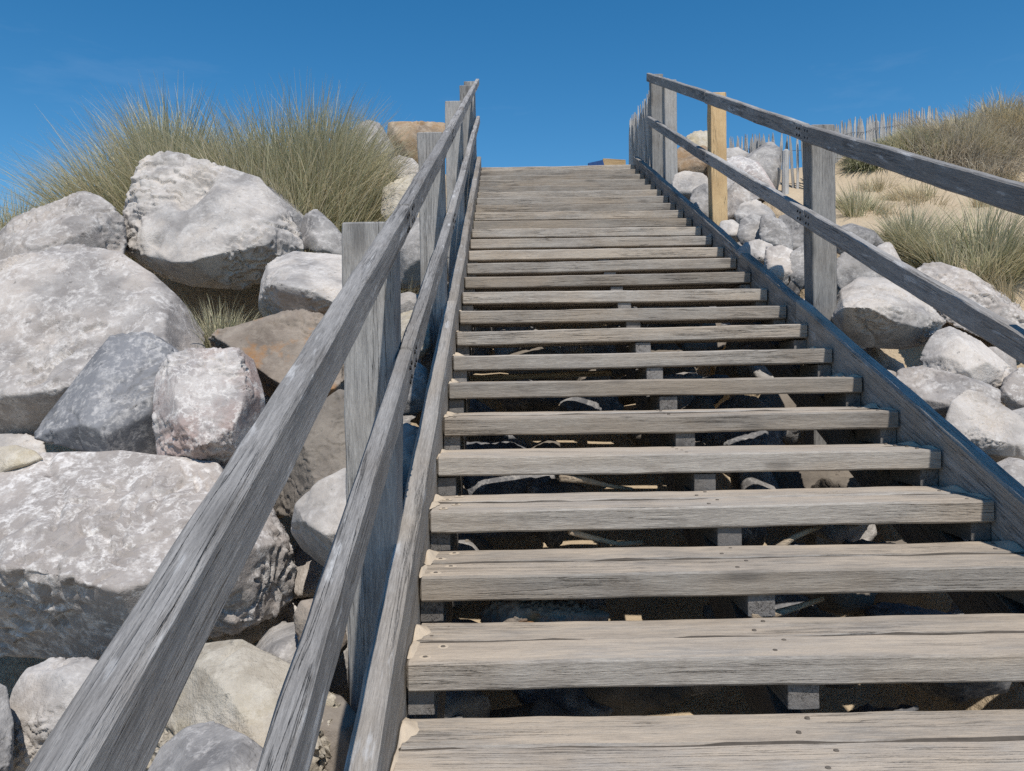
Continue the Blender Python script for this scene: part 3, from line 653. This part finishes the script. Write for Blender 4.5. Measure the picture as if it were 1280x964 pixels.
# ------------------------------------------------------------------ grass
def blades(name, n, base_fn, az_fn, L, tilt0, curl, width, cols, seed, segs=6, parent=None):
    rg = np.random.default_rng(seed)
    B, az, rho = base_fn(rg, n)
    az = az_fn(rg, az, rho)
    ln = L*CL[0]*np.clip(rg.normal(0.90, 0.15, n), 0.35, 1.10)
    th = np.abs(tilt0[0] + tilt0[1]*rho + rg.normal(0, tilt0[2], n)); cu = curl[0]+curl[1]*rg.random(n)**1.5
    pts = np.zeros((n, segs+1, 3)); pts[:, 0] = B
    step = ln/segs; a = th.copy(); bend = rg.normal(0, 0.05, n)
    dirh = np.stack([np.cos(az), np.sin(az)], 1); az2 = az.copy()
    for s in range(segs):
        az2 = az2 + bend
        pts[:, s+1, 0] = pts[:, s, 0] + step*np.sin(a)*np.cos(az2); pts[:, s+1, 1] = pts[:, s, 1] + step*np.sin(a)*np.sin(az2)
        pts[:, s+1, 2] = pts[:, s, 2] + step*np.cos(a); a = a + cu*(0.4+1.2*s/segs)/segs
    wd = np.stack([-np.sin(az+rg.normal(0, 0.7, n)), np.cos(az+rg.normal(0, 0.7, n)), rg.normal(0, 0.15, n)], 1)
    wd /= np.linalg.norm(wd, axis=1)[:, None]
    t = np.linspace(0, 1, segs+1); prof = (1-t**1.6)*0.9+0.06
    W = width*rg.uniform(0.6, 1.25, n)
    half = wd[:, None, :]*(W[:, None]*prof[None]/2)[:, :, None]
    V = np.stack([pts-half, pts+half], 2).reshape(n, -1, 3)
    k = 2*(segs+1); i0 = (np.arange(n)*k)[:, None, None]
    q = np.array([[2*s, 2*s+1, 2*s+3, 2*s+2] for s in range(segs)])[None]
    F = (q+i0).reshape(-1, 4)
    me = bpy.data.meshes.new(name)
    me.vertices.add(n*k); me.vertices.foreach_set('co', V.reshape(-1))
    me.loops.add(F.size); me.loops.foreach_set('vertex_index', F.reshape(-1).astype(np.int32))
    me.polygons.add(len(F)); me.polygons.foreach_set('loop_start', np.arange(0, F.size, 4, dtype=np.int32))
    me.update(calc_edges=True)
    C = np.array(cols); pick = rg.choice(len(C), n, p=[c[3] for c in cols])
    bc = C[pick, :3]*rg.uniform(0.6, 1.3, n)[:, None]
    tip = bc*0.45 + np.array([0.62, 0.55, 0.38])*0.55
    vt = np.repeat(t, 2)[None, :, None]**1.3
    rootc = bc*0.8 + np.array([0.22, 0.17, 0.09])*0.2
    cc = bc[:, None, :]*(1-vt) + tip[:, None, :]*vt
    cc = np.concatenate([np.clip(cc, 0, 1), np.ones((n, k, 1))], 2)
    at = me.color_attributes.new('Col', 'FLOAT_COLOR', 'POINT'); at.data.foreach_set('color', cc.reshape(-1))
    o = link_mesh(name, me, M['blade'], parent=parent, smooth=True); o['kind'] = 'stuff' if parent else o.get('kind', 'stuff')
    return o
GREEN = [(0.48, 0.485, 0.31, 0.36), (0.26, 0.29, 0.155, 0.26), (0.62, 0.58, 0.41, 0.25), (0.72, 0.65, 0.48, 0.13)]
DRY = [(0.60, 0.50, 0.32, 0.5), (0.46, 0.38, 0.25, 0.3), (0.33, 0.31, 0.19, 0.20)]
GREYTW = [(0.33, 0.295, 0.255, 0.55), (0.48, 0.43, 0.36, 0.35), (0.20, 0.165, 0.13, 0.1)]
DKGREEN = [(0.13, 0.165, 0.08, 0.6), (0.20, 0.23, 0.13, 0.4)]
GN = [0]; CL = [1.0]
def tuft(label, c, r, L, n, tilt0=(0.05, 0.7, 0.16), curl=(0.25, 0.9), cols=GREEN, dry=0.25, width=0.006, lean=(0, 0), group=None, cat='grass', name='grass_tuft', sink=0.03, rxy=(1, 1), part='blades'):
    GN[0] += 1; x, y = c[0], c[1]; z = c[2] if len(c) > 2 else gz(x, y)
    root = empty(name, (x, y, z), label, cat, group)
    cg = np.random.default_rng(300+GN[0]); K = max(5, int(42*r))
    c_rho = np.sqrt(cg.random(K)); c_a = cg.uniform(0, 2*np.pi, K); c_len = cg.uniform(0.72, 1.12, K)*(1-0.18*c_rho)
    def base_fn(rg, m):
        q = rg.integers(0, K, m); ox, oy = rg.normal(0, 0.13, m), rg.normal(0, 0.13, m)
        ux, uy = np.cos(c_a[q])*c_rho[q]+ox, np.sin(c_a[q])*c_rho[q]+oy
        X = x+ux*r*rxy[0]; Y = y+uy*r*rxy[1]
        Z = (ground_z(X, Y) if len(c) < 3 else np.full(m, z)) - sink
        CL[0] = c_len[q]
        return np.stack([X, Y, Z], 1), np.arctan2(np.sin(c_a[q])*c_rho[q]+2.2*oy, np.cos(c_a[q])*c_rho[q]+2.2*ox), np.hypot(ux, uy)
    def az_fn(rg, a, rho):
        vx = np.cos(a)*rho+lean[0]+rg.normal(0, 0.25, len(a)); vy = np.sin(a)*rho+lean[1]+rg.normal(0, 0.25, len(a))
        return np.arctan2(vy, vx)
    blades(part, n, base_fn, az_fn, L, tilt0, curl, width, cols, 900+GN[0], parent=root)
    if dry: blades('dry_stalks', int(n*dry), base_fn, az_fn, L*0.8, (tilt0[0]+0.1, tilt0[1]*1.1, 0.3), (0.3, 1.4), width*0.8, DRY, 1900+GN[0], parent=root)
    return root
def on_ground(px, py, h=0.0):
    """first point where the sight line meets the terrain"""
    v = ray(px, py)
    for t in np.arange(1.5, 25, 0.02):
        p = v*t/v[1]
        if p[2] <= gz(p[0], p[1])+h: return (p[0], p[1])
    return (v[0]/v[1]*9, 9)
tuft('big marram grass tuft spilling over the smooth grey boulder', (-2.95, 6.75), 0.60, 1.12, 6200, tilt0=(0.02, 0.70, 0.22), lean=(-0.2, 0), rxy=(1.0, 0.7), width=0.0118)
tuft('biggest marram grass tuft with green heart, behind the large pointed boulder', (-1.85, 6.85), 0.68, 1.18, 7600, tilt0=(0.02, 0.72, 0.22), lean=(0.1, 0), rxy=(1.1, 0.7), width=0.0118)
tuft('sparse grass tuft left of the smooth grey boulder', (-4.35, 6.7), 0.5, 0.6, 2000, lean=(-0.1, 0), width=0.007)
tuft('dark grass clump in the hollow between three boulders', (-1.58, 4.35, 0.16), 0.26, 0.48, 1500, tilt0=(0.3, 0.7, 0.4), lean=(0.1, -0.2), dry=0.5, width=0.007, sink=0.1)
tuft('wispy grass over dark grey rock beside the large pointed boulder', (-1.32, 5.2, 0.62), 0.10, 0.45, 130, tilt0=(0.2, 0.6, 0.25), dry=0.2)
tuft('dry grass sprig in front of the second left post', (-0.72, 5.35, 0.42), 0.12, 0.34, 260, cols=DRY, dry=0)
tuft('green grass growing against the tan flat-topped rock', (-0.80, 7.2, 1.35), 0.16, 0.5, 420)
# right dune
tuft('lush green marram tuft above the long pale slab', on_ground(1222, 334), 0.27, 0.68, 1900, lean=(0.05, 0), rxy=(1.25, 0.7), width=0.0085)
tuft('green marram tuft left of the lush one', on_ground(1138, 310), 0.17, 0.50, 800, width=0.008)
tuft('dry reddish grass tuft at the foot of the lush green tuft', on_ground(1268, 372), 0.2, 0.4, 700, cols=DRY, dry=0.3)
tuft('small grass tuft on the open sand beside the first right post', on_ground(1072, 268), 0.2, 0.42, 550, dry=0.5)
tuft('thin dry grass on the sand behind the small tuft', on_ground(1150, 250), 0.3, 0.3, 420, cols=DRY, dry=0.3)

rs = random.Random(9)
for i in range(16):
    px, py = rs.uniform(1050, 1285), rs.uniform(222, 285)
    tuft('small dry grass sprig scattered on the open sand of the right dune', on_ground(px, py), rs.uniform(0.06, 0.14), rs.uniform(0.16, 0.32), rs.randint(60, 190), cols=DRY if i % 3 else GREEN, dry=0.3,
         tilt0=(0.15, 0.7, 0.4), group='dry grass sprigs on the dune sand')
# ------------------------------------------------------------------ dune scrub
for lab, px, py, r, L, n, cols in (
    ('tall straw-coloured dune grass on the crest', 1212, 148, 0.40, 0.52, 900, DRY),
    ('straw-coloured dune grass right of the crest', 1258, 150, 0.40, 0.50, 800, DRY),
    ('mixed green and dry grass near the end of the paling fence', 1165, 158, 0.34, 0.32, 700, GREEN),
    ('dry grass on the shoulder right of the scrub', 1300, 158, 0.5, 0.55, 900, DRY),
    ('dry grass halfway down the scrub slope', 1246, 168, 0.30, 0.36, 450, DRY),
    ('faded green grass in the middle of the scrub', 1192, 166, 0.30, 0.30, 500, GREEN)):
    tuft(lab, on_ground(px, py), r, L, n, cols=cols, dry=0.4, tilt0=(0.1, 0.55, 0.38), curl=(0.2, 1.6), rxy=(1.3, 0.8), width=0.0095, lean=(0.15, -0.1))
for lab, px, py, r, L, n, cols, nm in (
    ('grey leafless twiggy shrub on the sand slope', 1182, 190, 0.40, 0.55, 1400, GREYTW, 'twiggy_shrub'),
    ('low tangle of grey twigs below the twiggy shrub', 1216, 204, 0.42, 0.5, 1300, GREYTW, 'twiggy_shrub'),
    ('grey dead twigs on the slope by the sand patch', 1266, 184, 0.30, 0.5, 800, GREYTW, 'twiggy_shrub'),
    ('grey wiry shrub at the foot of the crest grass', 1205, 172, 0.42, 0.5, 1200, GREYTW, 'twiggy_shrub'),
    ('grey wiry shrub leaning over the sand patch', 1240, 194, 0.36, 0.5, 1000, GREYTW, 'twiggy_shrub'),
    ('dark green creeping shrub under the paling fence', 1118, 166, 0.34, 0.32, 1900, DKGREEN, 'creeping_shrub'),
    ('green creeping shrub spreading toward the twigs', 1148, 178, 0.34, 0.28, 1700, GREEN, 'creeping_shrub'),
    ('small grey-green shrub amid the twigs', 1226, 186, 0.26, 0.30, 1300, DKGREEN, 'creeping_shrub')):
    tuft(lab, on_ground(px, py), r, L, n, cols=cols, dry=0, tilt0=(0.35, 0.6, 0.5), curl=(0.6, 2.6), cat='shrub', name=nm, width=0.0095 if nm == 'twiggy_shrub' else 0.016, part='twigs' if nm == 'twiggy_shrub' else 'foliage', rxy=(1.3, 0.8))

# ------------------------------------------------------------------ paling fences
def fence(label, path, heights, spacing, posts, seed):
    rg = random.Random(seed); P = [np.array(p) for p in path]
    root = empty('paling_fence', (P[0][0], P[0][1], gz(*P[0])), label, 'fence')
    segl = [np.linalg.norm(P[i+1]-P[i]) for i in range(len(P)-1)]; tot = sum(segl)
    def at(s):
        for i, l in enumerate(segl):
            if s <= l or i == len(segl)-1: return P[i]+(P[i+1]-P[i])*(s/l), i, s/l
            s -= l
    s = 0.0; tops = []; pm = None
    while s < tot:
        (x, y), i, f = at(s); zt = heights[i]+(heights[i+1]-heights[i])*min(f, 1)+rg.uniform(-0.03, 0.03)
        zb = gz(x, y)-0.1; w = rg.uniform(0.022, 0.036); L = zt-zb
        lx, ly = rg.uniform(-0.05, 0.05), rg.uniform(-0.03, 0.03)
        mw, _ = frame((x-lx*0.5, y-ly*0.5, zb), (x+lx*0.5, y+ly*0.5, zt), Vector((0.3, 1, 0)))
        me = beam_mesh('pale', L, w, 0.018, seg=5, ch=0.003, warp=0.004, rough=0.002)
        co = np.zeros(len(me.vertices)*3); me.vertices.foreach_get('co', co); co = co.reshape(-1, 3)
        e = co[:, 0] > L-0.004; co[e, 1] *= 0.25; me.vertices.foreach_set('co', co.ravel()); me.update()
        link_mesh('pale', me, M['pale'], mw, root)
        tops.append((x, y, zt)); s += spacing*rg.uniform(0.8, 1.2)
    for off in (0.18, 0.55):
        for a, b in zip(tops[:-1:4], tops[4::4]):
            beam('wire', (a[0], a[1]-0.012, a[2]-off), (b[0], b[1]-0.012, b[2]-off), 0.005, 0.005, M['wire'], root, seg=2, ch=0.001, warp=0, rough=0)
    for (x, y, zt) in posts:
        beam('fence_post', (x, y, gz(x, y)-0.2), (x+0.01, y, zt), 0.07, 0.07, M['pale'], root, up=Vector((0, 1, 0)), seg=8, ch=0.02, warp=0.004)
    return root
def fp(px, Y): return ((px-626)/FPX*Y, Y)
def fz(px, py, Y): return float(atY(px, py, Y)[2])
fence('grey paling fence running over the dune behind the right railing',
      [fp(850, 11.4), fp(910, 10.8), fp(965, 8.9), fp(1005, 8.5), fp(1060, 9.7), fp(1130, 10.7), fp(1172, 11.2)],
      [fz(850, 172, 11.4), fz(910, 172, 10.8), fz(965, 168, 8.9), fz(1005, 166, 8.5), fz(1060, 150, 9.7), fz(1130, 139, 10.7), fz(1172, 133, 11.2)], 0.078,
      [(*fp(978, 8.3), fz(978, 187, 8.3)), (*fp(1092, 10.35), fz(1092, 151, 10.35))], 5)
fence('short grey paling fence leading away from the last right post',
      [(1.88, 9.2), (1.88, 10.0), (1.85, 11.3)], [fz(806, 100, 9.2), fz(800, 122, 10.0), fz(784, 152, 11.3)], 0.06, [(1.95, 9.4, fz(808, 130, 9.4))], 6)

# ------------------------------------------------------------------ odds and ends at the top and beneath the treads
def low_plank(name, px0, px1, py0, py1, Y, mat, label, cat):
    a, b = atY(px0, py0, Y), atY(px1, py1, Y); g = min(gz(a[0], Y), gz(b[0], Y))-0.02; hh = max(0.06, (a[2]+b[2])/2-g)
    o = beam(name, (a[0], Y, a[2]-hh/2), (b[0], Y+0.02, b[2]-hh/2), 0.05, hh, M[mat], None, seg=4)
    tag(o, label, cat)
low_plank('timber_offcut', 752, 781, 198.5, 200, 10.6, 'new', 'tan timber offcut standing in the sand beyond the top step', 'timber')
low_plank('board', 738, 757, 204, 199.5, 10.5, 'blue', 'blue board beside the tan offcut beyond the top step', 'board')

def stick(label, pts, r, seed, name='sliver_stick'):  # tan sticks standing in for slivers of sunlight in the gaps
    rg = random.Random(seed); bm = bmesh.new(); rings = []
    for i, q in enumerate(pts):
        q = Vector(q); d = (Vector(pts[min(i+1, len(pts)-1)])-Vector(pts[max(i-1, 0)])).normalized()
        u = d.cross(Vector((0, 0, 1))).normalized(); w = u.cross(d)
        rr = r*(1-0.5*i/len(pts))*rg.uniform(0.8, 1.2)
        rings.append([bm.verts.new(q+(u*math.cos(a)+w*math.sin(a))*rr) for a in [k*math.tau/7 for k in range(7)]])
    for a, b in zip(rings, rings[1:]):
        for k in range(7): bm.faces.new((a[k], a[(k+1) % 7], b[(k+1) % 7], b[k]))
    bm.faces.new(rings[0][::-1]); bm.faces.new(rings[-1])
    bmesh.ops.recalc_face_normals(bm, faces=bm.faces)
    me = bpy.data.meshes.new(name); bm.to_mesh(me); bm.free()
    return tag(link_mesh(name, me, M['stick'], smooth=True), label, 'driftwood')
mw, L = frame(atY(586, 473, 4.12), atY(764, 466, 4.16))
tag(link_mesh('lath', beam_mesh('lath', L, 0.05, 0.03, seg=8), M['stick'], mw), 'straight pale lath caught beneath the open treads', 'timber')
for i, (lab, Y, pts) in enumerate((
    ('forked sunlit sliver, modelled as a tan stick under the treads beside the centre blocks', 2.9, [(700,598),(730,600),(760,607),(790,612)]),
    ('thick bent sunlit sliver, modelled as a tan stick under the treads below the forked one', 2.6, [(712,664),(740,672),(772,680),(802,678)]),
    ('thin sunlit sliver, modelled as a tan stick under the treads right of the centre blocks', 2.6, [(972,686),(992,672),(1012,663),(1026,658)]),
    ('flat sunlit sliver, modelled as a tan stick under the treads just right of a centre block', 2.28, [(940,772),(968,768),(1000,758),(1028,748)]))):
    stick(lab, [tuple(atY(x, y, Y+0.04*k)) for k, (x, y) in enumerate(pts)], 0.014, 40+i)
rock('ochre rock catching sun beneath the lower treads', 'rust_rock', 2.32, [(600,768),(618,752),(660,748),(720,752),(760,766),(756,800),(680,820),(612,808)], amp=1.4)

# ------------------------------------------------------------------ drifted sand on the steps
def sand_drifts():
    V, F = [], []
    rg = np.random.default_rng(77)
    def mound(cx, cy, z, rx, ry, hh, seed, clipx=None):
        nu, nv = 22, 8; b0 = len(V)
        V.append((cx, cy, z+hh))
        for j in range(1, nv+1):
            t = j/nv
            for i in range(nu):
                a = i/nu*math.tau; k = 1+0.18*math.sin(3*a+seed)+0.10*math.sin(7*a+2*seed)
                x = cx+math.cos(a)*rx*t*k; y = cy+math.sin(a)*ry*t*k
                y = min(y, cy+0.075) if clipx is not None else y
                if clipx is not None: x = max(clipx[0], min(clipx[1], x))
                V.append((x, y, z+hh*(0.5+0.5*math.cos(math.pi*t))*(1+0.15*math.sin(4*a+seed*3)*t) - (0.002 if j == nv else 0)))
        for i in range(nu): F.append((b0, b0+1+i, b0+1+(i+1) % nu))
        for j in range(nv-1):
            for i in range(nu):
                a = b0+1+j*nu; F.append((a+i, a+nu+i, a+nu+(i+1) % nu, a+(i+1) % nu))
    for n in range(-2, 12):
        y = Y1+(n-1)*G; z = Z1+(n-1)*RISE+0.001
        cl = (XL+0.001, XR-0.001)
        for e, (x0, sg) in enumerate(((XL, 1), (XR, -1))):
            mound(x0+sg*0.004, y+0.245+rg.uniform(-0.02, 0.01), z, 0.042*rg.uniform(0.6, 1.3), 0.08*rg.uniform(0.8, 1.2), 0.017*rg.uniform(0.7, 1.3), rg.uniform(0, 6), cl)
            mound(x0+sg*0.004, y+0.10+rg.uniform(-0.03, 0.02), z, 0.018*rg.uniform(0.6, 1.3), 0.07, 0.008*rg.uniform(0.7, 1.3), rg.uniform(0, 6), cl)
    for (x, y, z) in SCREWS:
        b0 = len(V); nu = 16; ph = rg.uniform(0, 6)
        for j, (r_, hh) in enumerate(((0.0070, 0.0004), (0.010, 0.0018), (0.0145, 0.0014), (0.018, 0.0002))):
            for i in range(nu):
                a = i/nu*math.tau; q = r_*(1+0.14*math.sin(2*a+ph)*(j > 0)); V.append((max(XL+0.001, x+math.cos(a)*q), y+math.sin(a)*q, z+hh))
        for j in range(3):
            for i in range(nu): a = b0+j*nu; F.append((a+i, a+nu+i, a+nu+(i+1) % nu, a+(i+1) % nu))
    me = mesh_np('sand_drift', V, F); o = link_mesh('sand_drift', me, M['sand_light'], smooth=True)
    tag(o, 'dry sand drifted into the corners of the steps', 'sand', kind='stuff')
sand_drifts()
